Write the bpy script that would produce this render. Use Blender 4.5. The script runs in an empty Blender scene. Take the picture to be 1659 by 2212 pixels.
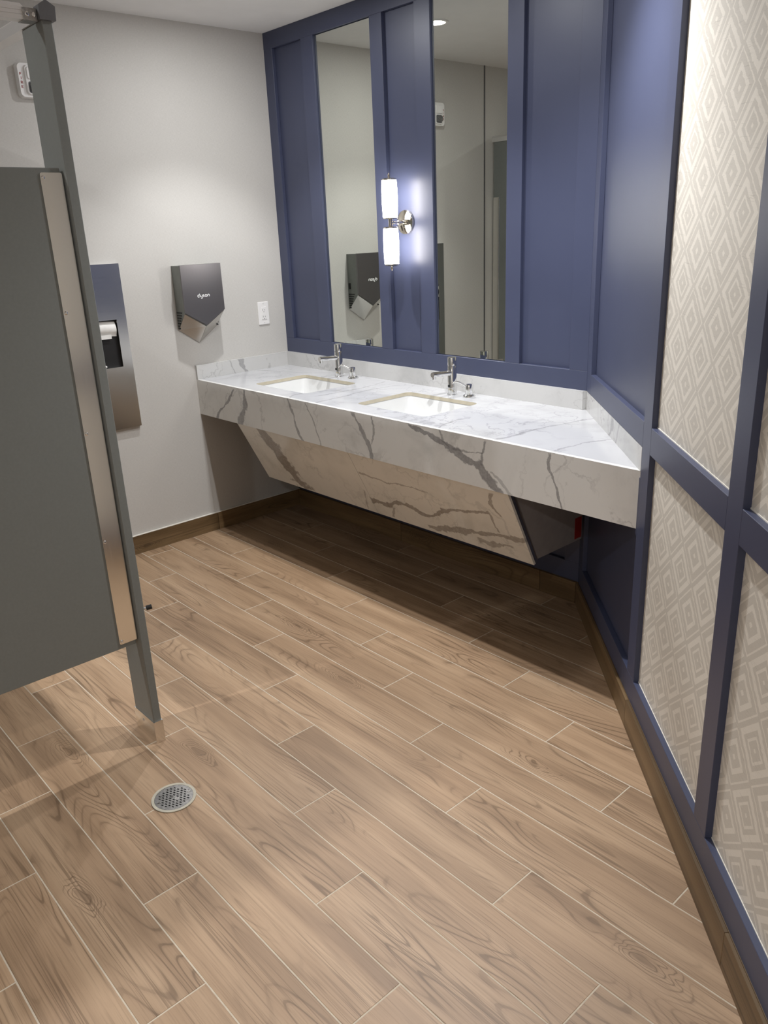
import bpy, bmesh, math, random
from mathutils import Vector, Matrix
random.seed(7)
SC = bpy.context.scene
COL = SC.collection
PI = math.pi

# ------------------------------------------------------------------ camera
cam_d = bpy.data.cameras.new('camera')
cam = bpy.data.objects.new('camera', cam_d)
COL.objects.link(cam)
cam_d.sensor_fit = 'HORIZONTAL'
cam_d.sensor_width = 36.0
cam_d.lens = 1723.42 * 36.0 / 1659.0
cam_d.clip_start = 0.02
cam.matrix_world = Matrix(((0.671655, -0.221488, 0.706981, 3.8636),
                           (0.739730, 0.253263, -0.623423, -2.7152),
                           (-0.040971, 0.941701, 0.333947, 1.5838),
                           (0, 0, 0, 1)))
SC.camera = cam

# ------------------------------------------------------------------ world and exposure (a closed room: lamps do the work)
wd = bpy.data.worlds.new('world'); SC.world = wd; wd.use_nodes = True
wd.node_tree.nodes['Background'].inputs[0].default_value = (0.02, 0.02, 0.02, 1)
SC.view_settings.view_transform = 'Standard'
SC.view_settings.look = 'None'
SC.view_settings.gamma = 1.0
SC.view_settings.use_curve_mapping = False
SC.view_settings.exposure = -0.16
DOWN_W = 85.0       # beam part of the recessed downlights
DOWN_A = 12.0       # wide part of the recessed downlights
SCONCE_E = 26.0     # emission of the sconce glass

# ------------------------------------------------------------------ room dimensions (metres)
CEIL = 2.556
XR = 2.042          # back wall ends here, the angled wall starts
YF = -4.4; XE = 4.9
Q = math.sqrt(0.5)
FT = 0.019          # thickness of stiles and rails
HC = 0.864          # counter top
HB = 0.940          # top of backsplash
CD = 0.608          # counter depth
AP = 0.677          # bottom of the apron
BB = 0.1015         # top of baseboard
PB = 1.018; PT = 2.478   # upper panels
MB = 0.939          # underside of the middle rail
LB = 0.187          # top of the lowest rail

def RW(s, d, z):    # point on the angled wall: s along it, d into the room
    return Vector((XR + Q * s - Q * d, -Q * s - Q * d, z))

# ------------------------------------------------------------------ materials
def srgb(r, g, b):
    f = lambda c: (c / 255.0) / 12.92 if c <= 10.3 else (((c / 255.0) + 0.055) / 1.055) ** 2.4
    return (f(r), f(g), f(b), 1.0)

class NT:
    def __init__(s, name):
        s.m = bpy.data.materials.new(name); s.m.use_nodes = True
        s.t = s.m.node_tree; s.b = s.t.nodes['Principled BSDF']
    def n(s, typ, **kw):
        nd = s.t.nodes.new(typ)
        for k, v in kw.items(): setattr(nd, k, v)
        return nd
    def lk(s, a, b): s.t.links.new(a, b)
    def put(s, sock, v):
        if hasattr(v, 'is_linked') or isinstance(v, bpy.types.NodeSocket): s.lk(v, sock)
        else: sock.default_value = v
    def math(s, op, a, b=0.0, c=None, clamp=False):
        nd = s.n('ShaderNodeMath', operation=op); nd.use_clamp = clamp
        s.put(nd.inputs[0], a); s.put(nd.inputs[1], b)
        if c is not None: s.put(nd.inputs[2], c)
        return nd.outputs[0]
    def vmul(s, v, xyz):
        nd = s.n('ShaderNodeVectorMath', operation='MULTIPLY'); s.lk(v, nd.inputs[0]); nd.inputs[1].default_value = xyz
        return nd.outputs[0]
    def vadd(s, a, b):
        nd = s.n('ShaderNodeVectorMath', operation='ADD'); s.put(nd.inputs[0], a); s.put(nd.inputs[1], b)
        return nd.outputs[0]
    def noise(s, vec, scale, detail=2.0, rough=0.5, dist=0.0):
        nd = s.n('ShaderNodeTexNoise'); s.lk(vec, nd.inputs['Vector'])
        nd.inputs['Scale'].default_value = scale; nd.inputs['Detail'].default_value = detail
        nd.inputs['Roughness'].default_value = rough; nd.inputs['Distortion'].default_value = dist
        return nd.outputs['Fac']
    def ramp(s, fac, stops, interp='LINEAR'):
        nd = s.n('ShaderNodeValToRGB'); nd.color_ramp.interpolation = interp
        el = nd.color_ramp.elements
        while len(el) < len(stops): el.new(0.5)
        for e, (p, c) in zip(el, stops):
            e.position = p; e.color = c if len(c) == 4 else (*c, 1)
        s.lk(fac, nd.inputs[0]); return nd.outputs[0]
    def mix(s, fac, a, b, mode='MIX'):
        nd = s.n('ShaderNodeMix', data_type='RGBA', blend_type=mode)
        s.put(nd.inputs[0], fac); s.put(nd.inputs[6], a); s.put(nd.inputs[7], b)
        return nd.outputs[2]
    def sstep(s, v, e0, e1):
        nd = s.n('ShaderNodeMapRange', interpolation_type='SMOOTHSTEP'); s.put(nd.inputs[0], v)
        nd.inputs[1].default_value = e0; nd.inputs[2].default_value = e1
        return nd.outputs[0]
    def bump(s, h, strength, dist=0.001):
        nd = s.n('ShaderNodeBump'); nd.inputs['Strength'].default_value = strength
        nd.inputs['Distance'].default_value = dist; s.lk(h, nd.inputs['Height'])
        s.lk(nd.outputs[0], s.b.inputs['Normal'])
    def pos(s): return s.n('ShaderNodeNewGeometry').outputs['Position']
    def objc(s): return s.n('ShaderNodeTexCoord').outputs['Object']
    def rnd(s): return s.n('ShaderNodeObjectInfo').outputs['Random']
    def sep(s, v):
        nd = s.n('ShaderNodeSeparateXYZ'); s.lk(v, nd.inputs[0]); return nd.outputs
    def comb(s, x, y, z):
        nd = s.n('ShaderNodeCombineXYZ'); s.put(nd.inputs[0], x); s.put(nd.inputs[1], y); s.put(nd.inputs[2], z)
        return nd.outputs[0]
    def set(s, color=None, rough=None, metal=None, **kw):
        if color is not None: s.put(s.b.inputs['Base Color'], color)
        if rough is not None: s.put(s.b.inputs['Roughness'], rough)
        if metal is not None: s.b.inputs['Metallic'].default_value = metal
        for k, v in kw.items(): s.b.inputs[k.replace('_', ' ')].default_value = v
        return s.m

def plain(name, col, rough=0.5, metal=0.0, var=0.06, vscale=30.0, **kw):
    t = NT(name)
    f = t.noise(t.objc(), vscale, 3.0)
    c = t.mix(1.0, col, t.ramp(f, [(0.3, (1 - var,) * 3), (0.7, (1 + var,) * 3)]), 'MULTIPLY')
    return t.set(c, rough, metal, **kw)

M = {}
# painted navy joinery
t = NT('blue_paint'); f = t.noise(t.pos(), 220.0, 2.0); f2 = t.noise(t.pos(), 6.0, 2.0)
c = t.mix(f2, srgb(62, 67, 90), srgb(66, 71, 94)); t.bump(f, 0.06, 0.0006)
M['blue'] = t.set(c, 0.40)
# linen wall covering
def linen(name, base, dark):
    t = NT(name); p = t.pos()
    a = t.noise(t.vmul(p, (80, 80, 1500)), 1.0, 2.0); b = t.noise(t.vmul(p, (1500, 1500, 80)), 1.0, 2.0)
    h = t.math('ADD', a, b); w = t.math('MULTIPLY', h, 0.5)
    g = t.noise(p, 3.0, 3.0)
    c = t.mix(t.sstep(w, 0.25, 0.75), dark, base)
    c = t.mix(1.0, c, t.ramp(g, [(0.3, (0.97, 0.97, 0.97)), (0.7, (1.0, 1.0, 1.0))]), 'MULTIPLY')
    t.bump(w, 0.25, 0.0008)
    return t.set(c, 0.75)
M['linen'] = linen('linen_wallcover', srgb(206, 203, 198), srgb(186, 183, 178))
M['ceiling'] = plain('ceiling_paint', srgb(226, 225, 224), 0.85, var=0.02, vscale=8)
M['paint'] = linen('far_wall_cover', srgb(205, 202, 197), srgb(190, 187, 182))
M['grout'] = plain('grout', srgb(192, 179, 160), 0.9, var=0.08, vscale=60)
M['caulk'] = plain('caulk', srgb(225, 220, 210), 0.6)

# wood-look porcelain plank
def wood(name, lo, mid, hi, line, axis_long=0, ring_n=19.0, bright=1.0, RS=0.68):
    t = NT(name); o = t.objc(); r = t.rnd()
    X = t.sep(o); lx = X[axis_long]; wy = X[1] if axis_long == 0 else X[0]
    if axis_long == 2: wy = X[2]; lx = t.math('ADD', X[0], X[1])
    r1 = t.math('MULTIPLY', r, 91.7); r2 = t.math('MULTIPLY', t.math('FRACT', t.math('MULTIPLY', r, 13.37)), 57.0)
    base = t.comb(t.math('ADD', t.math('MULTIPLY', lx, 1.35), r1), t.math('ADD', t.math('MULTIPLY', wy, 7.5), r2), r1)
    n1 = t.noise(base, 1.0, 1.2, 0.4, 0.35)
    ra = t.math('FRACT', t.math('MULTIPLY', r, 31.7)); rb = t.math('FRACT', t.math('MULTIPLY', r, 57.3)); rc = t.math('FRACT', t.math('MULTIPLY', r, 83.9))
    kn = t.noise(t.comb(t.math('ADD', t.math('MULTIPLY', lx, 8.0), r1), t.math('MULTIPLY', wy, 22.0), r2), 1.0, 2.0)
    kw = t.math('MULTIPLY', t.math('SUBTRACT', kn, 0.5), 1.6)
    kx = t.math('DIVIDE', t.math('SUBTRACT', lx, t.math('MULTIPLY', t.math('SUBTRACT', ra, 0.5), 0.75)), 0.085)
    ky = t.math('DIVIDE', t.math('SUBTRACT', wy, t.math('MULTIPLY', t.math('SUBTRACT', rb, 0.5), 0.10)), 0.026)
    kx = t.math('ADD', kx, kw); ky = t.math('ADD', ky, kw)
    kd = t.math('ADD', t.math('MULTIPLY', kx, kx), t.math('MULTIPLY', ky, ky))
    has = t.math('GREATER_THAN', rc, 0.72)
    knot = t.math('MULTIPLY', t.math('POWER', 2.718, t.math('MULTIPLY', kd, -1.0)), has)
    n1 = t.math('ADD', n1, t.math('MULTIPLY', knot, 0.30))
    wob = t.noise(t.comb(t.math('ADD', t.math('MULTIPLY', lx, 9.0), r1), t.math('MULTIPLY', wy, 60.0), r2), 1.0, 2.0)
    ph = t.math('ADD', t.math('MULTIPLY', n1, ring_n * 6.283), t.math('MULTIPLY', wob, 1.5))
    sn = t.math('SINE', ph)
    ringl = t.math('MAXIMUM', t.sstep(sn, 0.72, 0.98), t.math('MULTIPLY', t.sstep(sn, -0.2, 1.0), 0.35))
    # how strongly the rings show varies over the plank
    vis = t.sstep(t.noise(t.comb(t.math('ADD', t.math('MULTIPLY', lx, 2.1), r2), t.math('ADD', t.math('MULTIPLY', wy, 9.0), r1), 3.0), 1.0, 2.0), 0.44, 0.68)
    vis = t.math('MAXIMUM', vis, t.sstep(knot, 0.08, 0.4))
    fine = t.noise(t.comb(t.math('ADD', t.math('MULTIPLY', lx, 5.0), r2), t.math('MULTIPLY', wy, 260.0), r1), 1.0, 4.0, 0.65)
    lnn = t.noise(t.comb(t.math('ADD', t.math('MULTIPLY', lx, 0.9), r1), t.math('ADD', t.math('MULTIPLY', wy, 52.0), r2), r1), 1.0, 2.0, 0.5, 0.2)
    lines = t.math('SUBTRACT', 1.0, t.sstep(t.math('ABSOLUTE', t.math('SUBTRACT', lnn, 0.5)), 0.004, 0.035))
    lgate = t.sstep(t.noise(t.comb(t.math('ADD', t.math('MULTIPLY', lx, 1.6), r2), t.math('ADD', t.math('MULTIPLY', wy, 14.0), r1), 9.0), 1.0, 2.0), 0.44, 0.62)
    broad = t.noise(t.comb(t.math('ADD', t.math('MULTIPLY', lx, 1.1), r2), t.math('ADD', t.math('MULTIPLY', wy, 11.0), r1), r2), 1.0, 3.0, 0.55, 0.4)
    c = t.ramp(broad, [(0.30, lo), (0.48, mid), (0.66, hi)])
    c = t.mix(t.math('MULTIPLY', t.sstep(fine, 0.46, 0.74), 0.40), c, line)
    c = t.mix(t.math('MULTIPLY', t.math('MULTIPLY', lines, lgate), 0.55), c, line)
    c = t.mix(t.math('MULTIPLY', t.math('MULTIPLY', ringl, vis), RS), c, line)
    c = t.mix(t.math('MULTIPLY', t.sstep(knot, 0.75, 1.0), 0.5), c, line)
    tone = t.math('ADD', t.math('MULTIPLY', t.math('FRACT', t.math('MULTIPLY', r, 7.77)), 0.16), 0.92 * bright)
    c = t.mix(1.0, c, t.comb(tone, tone, tone), 'MULTIPLY')
    # pale scuffs of dried grout
    sc = t.sstep(t.noise(t.pos(), 9.0, 6.0, 0.7), 0.70, 0.80)
    c = t.mix(t.math('MULTIPLY', sc, 0.25), c, srgb(205, 195, 180))
    t.bump(t.math('ADD', fine, t.math('MULTIPLY', ringl, 0.3)), 0.12, 0.0006)
    return t.set(c, t.math('ADD', t.math('MULTIPLY', fine, 0.12), 0.40))
M['plank'] = wood('wood_look_plank', srgb(139, 113, 88), srgb(161, 133, 105), srgb(177, 149, 120), srgb(100, 78, 57))
M['base'] = wood('wood_look_base', srgb(98, 77, 50), srgb(114, 91, 62), srgb(128, 104, 73), srgb(70, 53, 33), axis_long=2)

# marble look slab: faint cloud, fine network, and the strong veins that the slab shows
def marble(name, veins, base=(226, 225, 222), net=0.5, gray=(150, 147, 146), rough=0.16, seed=0.0, warm=False):
    t = NT(name); p = t.pos(); q = t.vadd(p, (seed, seed * 0.7, seed * 1.3))
    n = t.n('ShaderNodeTexNoise'); t.lk(q, n.inputs['Vector']); n.inputs['Scale'].default_value = 9.0; n.inputs['Detail'].default_value = 5.0
    n.inputs['Roughness'].default_value = 0.62
    wv = t.n('ShaderNodeVectorMath', operation='SUBTRACT'); t.lk(n.outputs['Color'], wv.inputs[0]); wv.inputs[1].default_value = (0.5, 0.5, 0.5)
    dv = t.vmul(wv.outputs[0], (0.055, 0.055, 0.055)); X = t.sep(t.vadd(p, dv))
    cloud = t.noise(q, 4.0, 5.0, 0.6, 0.6)
    c = t.mix(t.sstep(cloud, 0.45, 0.80), srgb(*base), srgb(*[int(k * 0.90) for k in base]))
    # fine network: zero-crossings of warped noise
    q2 = t.vadd(t.vmul(q, (3.2, 3.2, 3.2)), t.vmul(wv.outputs[0], (0.5, 0.5, 0.5)))
    n2 = t.noise(q2, 1.0, 2.5, 0.5, 0.7)
    ln = t.math('ABSOLUTE', t.math('SUBTRACT', n2, 0.5))
    gate = t.sstep(t.noise(q, 2.3, 2.0), 0.44, 0.62)
    thin = t.math('MULTIPLY', t.math('MULTIPLY', t.math('SUBTRACT', 1.0, t.sstep(ln, 0.0, 0.016)), gate), net)
    c = t.mix(thin, c, srgb(*gray))
    vo = t.n('ShaderNodeTexVoronoi', feature='DISTANCE_TO_EDGE'); vo.inputs['Scale'].default_value = 7.5
    t.lk(t.vadd(q, t.vmul(wv.outputs[0], (0.16, 0.16, 0.16))), vo.inputs['Vector'])
    g2 = t.sstep(t.noise(t.vadd(q, (4.4, 1.1, 7.7)), 2.6, 2.0), 0.48, 0.66)
    ck = t.math('MULTIPLY', t.math('MULTIPLY', t.math('SUBTRACT', 1.0, t.sstep(vo.outputs['Distance'], 0.0, 0.035)), g2), net * 0.9)
    c = t.mix(ck, c, srgb(*gray))
    grain = t.noise(q, 60.0, 3.0, 0.7)
    wn = t.noise(t.vadd(q, (9.1, 3.3, 5.5)), 15.0, 4.0, 0.6)
    for (ax, ay, pts, wid, dark) in veins:
        # ax: coordinate that is displaced, ay: coordinate run along; pts = [(along, centre)], wid = [(along, half width)]
        pts = sorted(pts); a0 = pts[0][0]; a1 = pts[-1][0]
        lo = min(v for _, v in pts) - 0.02; hi = max(v for _, v in pts) + 0.02
        mr = t.n('ShaderNodeMapRange'); t.lk(X[ay], mr.inputs[0]); mr.inputs[1].default_value = a0; mr.inputs[2].default_value = a1
        fc = t.n('ShaderNodeFloatCurve'); cv = fc.mapping.curves[0]
        for i, (a, v) in enumerate(pts):
            x = (a - a0) / (a1 - a0); y = (v - lo) / (hi - lo)
            if i == 0: cv.points[0].location = (0, y)
            elif i == len(pts) - 1: cv.points[-1].location = (1, y)
            else: cv.points.new(x, y)
        fc.mapping.update(); t.lk(mr.outputs[0], fc.inputs['Value'])
        ctr = t.math('ADD', t.math('MULTIPLY', fc.outputs[0], hi - lo), lo)
        d = t.math('ABSOLUTE', t.math('SUBTRACT', X[ax], ctr))
        w0, w1 = wid
        w = t.math('ADD', t.math('MULTIPLY', mr.outputs[0], w1 - w0), w0)
        w = t.math('MULTIPLY', w, t.math('ADD', t.math('MULTIPLY', t.math('POWER', wn, 2.0), 3.6), 0.12))
        rel = t.math('DIVIDE', d, w)
        inside = t.math('MULTIPLY', t.sstep(X[ay], a0 - 0.006, a0 + 0.006), t.math('SUBTRACT', 1.0, t.sstep(X[ay], a1 - 0.006, a1 + 0.006)))
        body = t.math('SUBTRACT', 1.0, t.sstep(rel, 0.55, 1.15))
        rim = t.math('MULTIPLY', t.math('SUBTRACT', 1.0, t.sstep(t.math('ABSOLUTE', t.math('SUBTRACT', rel, 0.9)), 0.0, 0.35)), 0.35)
        k = t.math('MULTIPLY', t.math('MULTIPLY', t.math('ADD', t.math('MULTIPLY', body, t.math('ADD', t.math('MULTIPLY', grain, 0.5), 0.45)), rim), inside), min(1.0, dark * 1.25), clamp=True)
        c = t.mix(k, c, srgb(*((118, 106, 96) if warm else (112, 110, 112))))
    return t.set(c, rough)
V = lambda L: [(z, x) for x, z in L]
apron_veins = [
    (0, 2, V([(0.365, .857), (0.306, .787), (0.207, .725), (0.175, .672)]), (.012, .006), .8),
    (0, 2, V([(0.465, .857), (0.453, .786), (0.423, .718), (0.395, .672)]), (.030, .006), .75),
    (0, 2, V([(0.835, .862), (0.868, .792), (0.889, .730), (0.934, .672)]), (.006, .007), .7),
    (0, 2, V([(0.968, .862), (1.027, .768), (1.070, .672)]), (.005, .004), .6),
    (0, 2, V([(1.305, .862), (1.365, .775), (1.398, .737), (1.408, .672)]), (.012, .009), .7),
    (0, 2, V([(1.426, .862), (1.431, .801), (1.415, .740)]), (.005, .009), .65),
    (2, 0, [(1.64, .858), (1.752, .837), (1.854, .804), (1.945, .772), (2.02, .745), (2.08, .690), (2.115, .668)], (.004, .022), .85),
    (0, 2, V([(1.808, .862), (1.840, .813), (1.862, .798)]), (.005, .005), .6),
    (0, 2, V([(2.038, .862), (2.027, .813), (2.018, .757)]), (.004, .005), .7),
    (0, 2, V([(2.314, .862), (2.313, .815), (2.339, .767), (2.354, .716), (2.372, .672)]), (.004, .006), .75),
    (2, 0, [(2.06, .746), (2.105, .718), (2.165, .668)], (.006, .009), .45),
    (2, 0, [(1.875, .800), (1.95, .803), (2.03, .806)], (.004, .003), .6)]
M['marble_front'] = marble('marble_apron', apron_veins, seed=3.1, net=0.35)
panel_veins = [
    (0, 2, V([(0.52, .68), (0.575, .553), (0.590, .451), (0.632, .369), (0.68, .335)]), (.050, .042), .8),
    (2, 0, [(1.222, .562), (1.347, .553), (1.492, .558), (1.66, .559)], (.004, .003), .6),
    (2, 0, [(1.213, .408), (1.326, .414), (1.428, .448), (1.502, .437), (1.573, .427), (1.736, .493), (1.905, .532), (1.977, .551)], (.014, .005), .9),
    (0, 2, V([(2.033, .65), (2.008, .592), (2.038, .548)]), (.004, .007), .75),
    (0, 2, V([(1.977, .551), (1.983, .500), (1.993, .456)]), (.004, .005), .7),
    (2, 0, [(1.556, .362), (1.679, .377), (1.812, .409), (1.933, .431), (2.008, .440), (2.115, .463)], (.014, .009), .7),
    (2, 0, [(1.85, .372), (1.95, .385), (2.04, .398)], (.012, .008), .6),
    (0, 2, V([(1.37, .41), (1.321, .343)]), (.006, .006), .6),
    (0, 2, V([(1.19, .46), (1.165, .38), (1.15, .345)]), (.004, .004), .5)]
M['marble_panel'] = marble('marble_knee_panel', panel_veins, base=(224, 220, 212), seed=8.4, net=0.3, warm=True)
top_veins = [
    (0, 1, [(-.642, 2.07), (-.56, 2.078), (-.375, 2.087), (-.253, 2.112), (-.10, 2.15)], (.006, .004), .45),
    (0, 1, [(-.61, 2.322), (-.457, 2.337), (-.33, 2.385)], (.005, .004), .4),
    (1, 0, [(0.03, -.24), (0.212, -.174), (0.366, -.118), (0.47, -.02)], (.006, .004), .4),
    (0, 1, [(-.60, .845), (-.512, .787), (-.471, .792)], (.008, .005), .4),
    (0, 1, [(-.60, 1.802), (-.515, 1.76), (-.423, 1.763)], (.004, .006), .4),
    (0, 1, [(-.50, .90), (-.30, .93), (-.05, .90)], (.006, .004), .4),
    (0, 1, [(-.60, 1.03), (-.392, 1.01), (-.239, .994), (-.06, 1.06)], (.005, .004), .4)]
M['marble_top'] = marble('marble_top', top_veins, base=(190, 190, 192), seed=1.7, net=0.45, gray=(128, 127, 131), rough=0.12)
M['splash_l'] = marble('marble_splash', [(1, 2, [(.862, -.30), (.90, -.325), (.942, -.33)], (.010, .014), .6), (1, 2, [(.862, -.37), (.942, -.41)], (.004, .006), .4)], seed=5.5, net=0.6, base=(198, 197, 195))
M['stone_edge'] = plain('slab_cut_edge', srgb(190, 181, 160), 0.5)

# patterned wallpaper: a lattice of nested diamonds, large and small in turn
def wallpaper(name, zoff):
    t = NT(name); p = t.pos(); X = t.sep(p)
    s = t.math('MULTIPLY', t.math('SUBTRACT', t.math('SUBTRACT', X[0], XR), X[1]), Q)
    z = X[2]
    w1 = t.math('MULTIPLY', t.math('SUBTRACT', t.noise(t.vmul(p, (55, 55, 55)), 1.0, 2.0), 0.5), 0.008)
    s = t.math('ADD', s, w1); z = t.math('ADD', z, w1)
    def tri(v, off, per):
        k = t.math('FRACT', t.math('DIVIDE', t.math('SUBTRACT', v, off), per))
        k = t.math('ABSOLUTE', t.math('SUBTRACT', k, 0.5))      # .5 at a centre, 0 between
        return t.math('SUBTRACT', 1.0, t.math('MULTIPLY', k, 2.0))
    u = t.math('ADD', tri(s, 1.073, 0.182), tri(z, zoff, 0.161))
    stops = [(0.0, 1), (0.035, 0), (0.17, 1), (0.22, 0), (0.315, 1), (0.43, 0), (0.53, 1), (0.565, 0), (0.70, 1), (0.80, 0), (0.95, 1)]
    u2 = t.math('MULTIPLY', u, 0.5)
    band = t.ramp(u2, [(a, (b, b, b)) for a, b in stops], 'CONSTANT')
    # brushed fibres break the bands up
    fib = t.noise(t.comb(t.math('MULTIPLY', s, 60.0), 0.0, t.math('MULTIPLY', z, 900.0)), 1.0, 3.0, 0.6)
    fib2 = t.noise(t.comb(t.math('MULTIPLY', s, 700.0), 0.0, t.math('MULTIPLY', z, 700.0)), 1.0, 2.0, 0.6)
    k = t.math('ADD', t.math('MULTIPLY', band, 0.58), t.math('MULTIPLY', t.math('ADD', t.math('SUBTRACT', fib, 0.5), t.math('SUBTRACT', fib2, 0.5)), 0.55))
    c = t.mix(t.math('ADD', k, 0.15, clamp=True), srgb(194, 188, 178), srgb(230, 224, 213))
    stv = t.noise(t.comb(t.math('MULTIPLY', s, 14.0), 7.0, t.math('ADD', t.math('MULTIPLY', z, 420.0), t.math('MULTIPLY', s, 30.0))), 1.0, 2.0, 0.5)
    c = t.mix(t.math('MULTIPLY', t.sstep(stv, 0.60, 0.72), 0.35), c, srgb(150, 144, 135))
    t.bump(t.math('ADD', fib, fib2), 0.2, 0.0006)
    return t.set(c, 0.5)
M['paper_low'] = wallpaper('wallpaper_low', 0.547)
M['paper_high'] = wallpaper('wallpaper_high', 1.263)

# metals, laminate, plastic
def brushed(name, col, rough, long_axis='z', metal=1.0):
    t = NT(name); p = t.pos()
    sc = {'z': (500, 500, 8), 'x': (8, 500, 500), 'y': (500, 8, 500)}[long_axis]
    f = t.noise(t.vmul(p, sc), 1.0, 2.0)
    t.bump(f, 0.04, 0.0003)
    c = t.mix(f, tuple(k * 0.93 for k in col[:3]) + (1,), col)
    return t.set(c, t.math('ADD', t.math('MULTIPLY', f, 0.08), rough - 0.04), metal)
M['steel'] = brushed('brushed_steel', (0.66, 0.65, 0.63, 1), 0.20, 'y')
M['steel_strip'] = brushed('brushed_steel_strip', (0.90, 0.89, 0.86, 1), 0.19, 'z')
M['chrome'] = plain('chrome', (0.80, 0.80, 0.80, 1), 0.06, 1.0, var=0.01)
M['nickel'] = plain('polished_nickel', (0.74, 0.69, 0.60, 1), 0.08, 1.0, var=0.01)
M['alu'] = brushed('aluminium', (0.80, 0.79, 0.78, 1), 0.36, 'y', 0.7)
M['grey'] = plain('grey_laminate', srgb(118, 121, 118), 0.42, var=0.03, vscale=120)
M['grey_cap'] = plain('grey_cap', srgb(92, 92, 94), 0.5)
M['dark'] = plain('dark_void', srgb(22, 21, 22), 0.6)
M['black'] = plain('black_rubber', srgb(14, 14, 15), 0.45)
M['white'] = plain('white_plastic', srgb(232, 230, 228), 0.35, var=0.01)
M['porcelain'] = plain('porcelain', srgb(208, 208, 207), 0.08, var=0.005)
M['letter'] = plain('logo_white', srgb(236, 236, 236), 0.4, var=0.0)
M['red'] = plain('red_print', srgb(150, 30, 36), 0.5)
M['red_tag'] = plain('red_tag', srgb(150, 34, 24), 0.5)
M['dryer'] = brushed('dryer_nickel', (0.20, 0.19, 0.195, 1), 0.30, 'z', 0.85)
M['dryer_low'] = brushed('dryer_nozzle', (0.52, 0.50, 0.47, 1), 0.24, 'z', 0.95)
M['dryer_side'] = plain('dryer_side', srgb(122, 125, 120), 0.4, 0.2)
M['drywall'] = plain('raw_side_panel', srgb(150, 143, 140), 0.8)
M['backer'] = plain('backer_edge', srgb(120, 105, 96), 0.8)
M['paper'] = plain('paper_towel', srgb(238, 236, 232), 0.9)
M['iron'] = plain('drain_metal', (0.42, 0.41, 0.40, 1), 0.34, 0.9, var=0.25, vscale=140)
M['drain_rim'] = plain('drain_rim', srgb(186, 180, 164), 0.5, 0.3, var=0.1)
t = NT('mirror_glass'); f = t.noise(t.pos(), 2.0, 1.0)
M['mirror'] = t.set(t.mix(f, (0.69, 0.71, 0.66, 1), (0.70, 0.72, 0.67, 1)), 0.005, 1.0)
def emis(name, col, e):
    t = NT(name); f = t.noise(t.objc(), 5.0, 1.0)
    c = t.mix(f, col, tuple(min(1.0, k * 1.02) for k in col[:3]) + (1,))
    t.put(t.b.inputs['Emission Color'], c); t.b.inputs['Emission Strength'].default_value = e
    return t.set(c, 0.3)
M['glow'] = emis('opal_glass_lit', (1.0, 0.95, 0.90, 1), SCONCE_E)
M['lens'] = emis('downlight_lens', (1.0, 0.95, 0.88, 1), 12.0)
M['clear'] = NT('clear_lens').set((0.9, 0.9, 0.9, 1), 0.08, 0.0, Transmission_Weight=0.85)

# ------------------------------------------------------------------ geometry helpers
def link(name, me, mat, parent=None, smooth=None):
    ob = bpy.data.objects.new(name, me); COL.objects.link(ob)
    if mat is not None: me.materials.append(M[mat] if isinstance(mat, str) else mat)
    if smooth is not None:
        for p in me.polygons: p.use_smooth = True
        me.set_sharp_from_angle(angle=math.radians(smooth))
    if parent is not None:
        off = Vector((0, 0, 0)); q = parent
        while q is not None: off += q.location; q = q.parent
        if off.length > 0: me.transform(Matrix.Translation(-off))
        ob.parent = parent
    return ob
def fin(bm, name, mat, parent=None, smooth=None):
    bmesh.ops.recalc_face_normals(bm, faces=bm.faces[:])
    me = bpy.data.meshes.new(name); bm.to_mesh(me); bm.free()
    return link(name, me, mat, parent, smooth)
def recentre(ob):          # move the object's origin to the middle of its mesh
    me = ob.data; n = len(me.vertices); c = Vector((0, 0, 0))
    lo = Vector([min(v.co[i] for v in me.vertices) for i in range(3)]); hi = Vector([max(v.co[i] for v in me.vertices) for i in range(3)])
    c = (lo + hi) / 2; me.transform(Matrix.Translation(-c)); ob.location = ob.location + c
    return ob
def box(bm, a, b, bev=0.0, T=None):
    x0, y0, z0 = a; x1, y1, z1 = b
    r = bmesh.ops.create_cube(bm, size=1.0); vs = r['verts']
    for v in vs:
        v.co = Vector(((x0 + x1) / 2 + v.co.x * (x1 - x0), (y0 + y1) / 2 + v.co.y * (y1 - y0), (z0 + z1) / 2 + v.co.z * (z1 - z0)))
    if bev > 0:
        es = list({e for v in vs for e in v.link_edges})
        r = bmesh.ops.bevel(bm, geom=es, offset=bev, segments=1, affect='EDGES', profile=0.5); vs = list({v for f in r['faces'] for v in f.verts} | {v for v in vs if v.is_valid})
    if T is not None:
        for v in vs: v.co = T(v.co)
    return vs
def B(name, a, b, mat, parent=None, bev=0.0, T=None):
    bm = bmesh.new(); box(bm, a, b, bev, T); return fin(bm, name, mat, parent)
def RB(name, s0, s1, d0, d1, z0, z1, mat, parent=None, bev=0.001):
    return B(name, (s0, d0, z0), (s1, d1, z1), mat, parent, bev, T=lambda c: RW(c.x, c.y, c.z))
def prism(bm, pts, vec):
    vec = Vector(vec); lo = [bm.verts.new(Vector(p)) for p in pts]; hi = [bm.verts.new(Vector(p) + vec) for p in pts]
    n = len(pts); bm.faces.new(lo); bm.faces.new(hi[::-1])
    for i in range(n): bm.faces.new((lo[i], lo[(i + 1) % n], hi[(i + 1) % n], hi[i]))
def PR(name, pts, vec, mat, parent=None):
    bm = bmesh.new(); prism(bm, pts, vec); return fin(bm, name, mat, parent)
def frame_of(d):
    d = Vector(d).normalized(); a = Vector((0, 0, 1)) if abs(d.z) < 0.9 else Vector((1, 0, 0))
    u = d.cross(a).normalized(); return u, d.cross(u).normalized(), d
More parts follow.
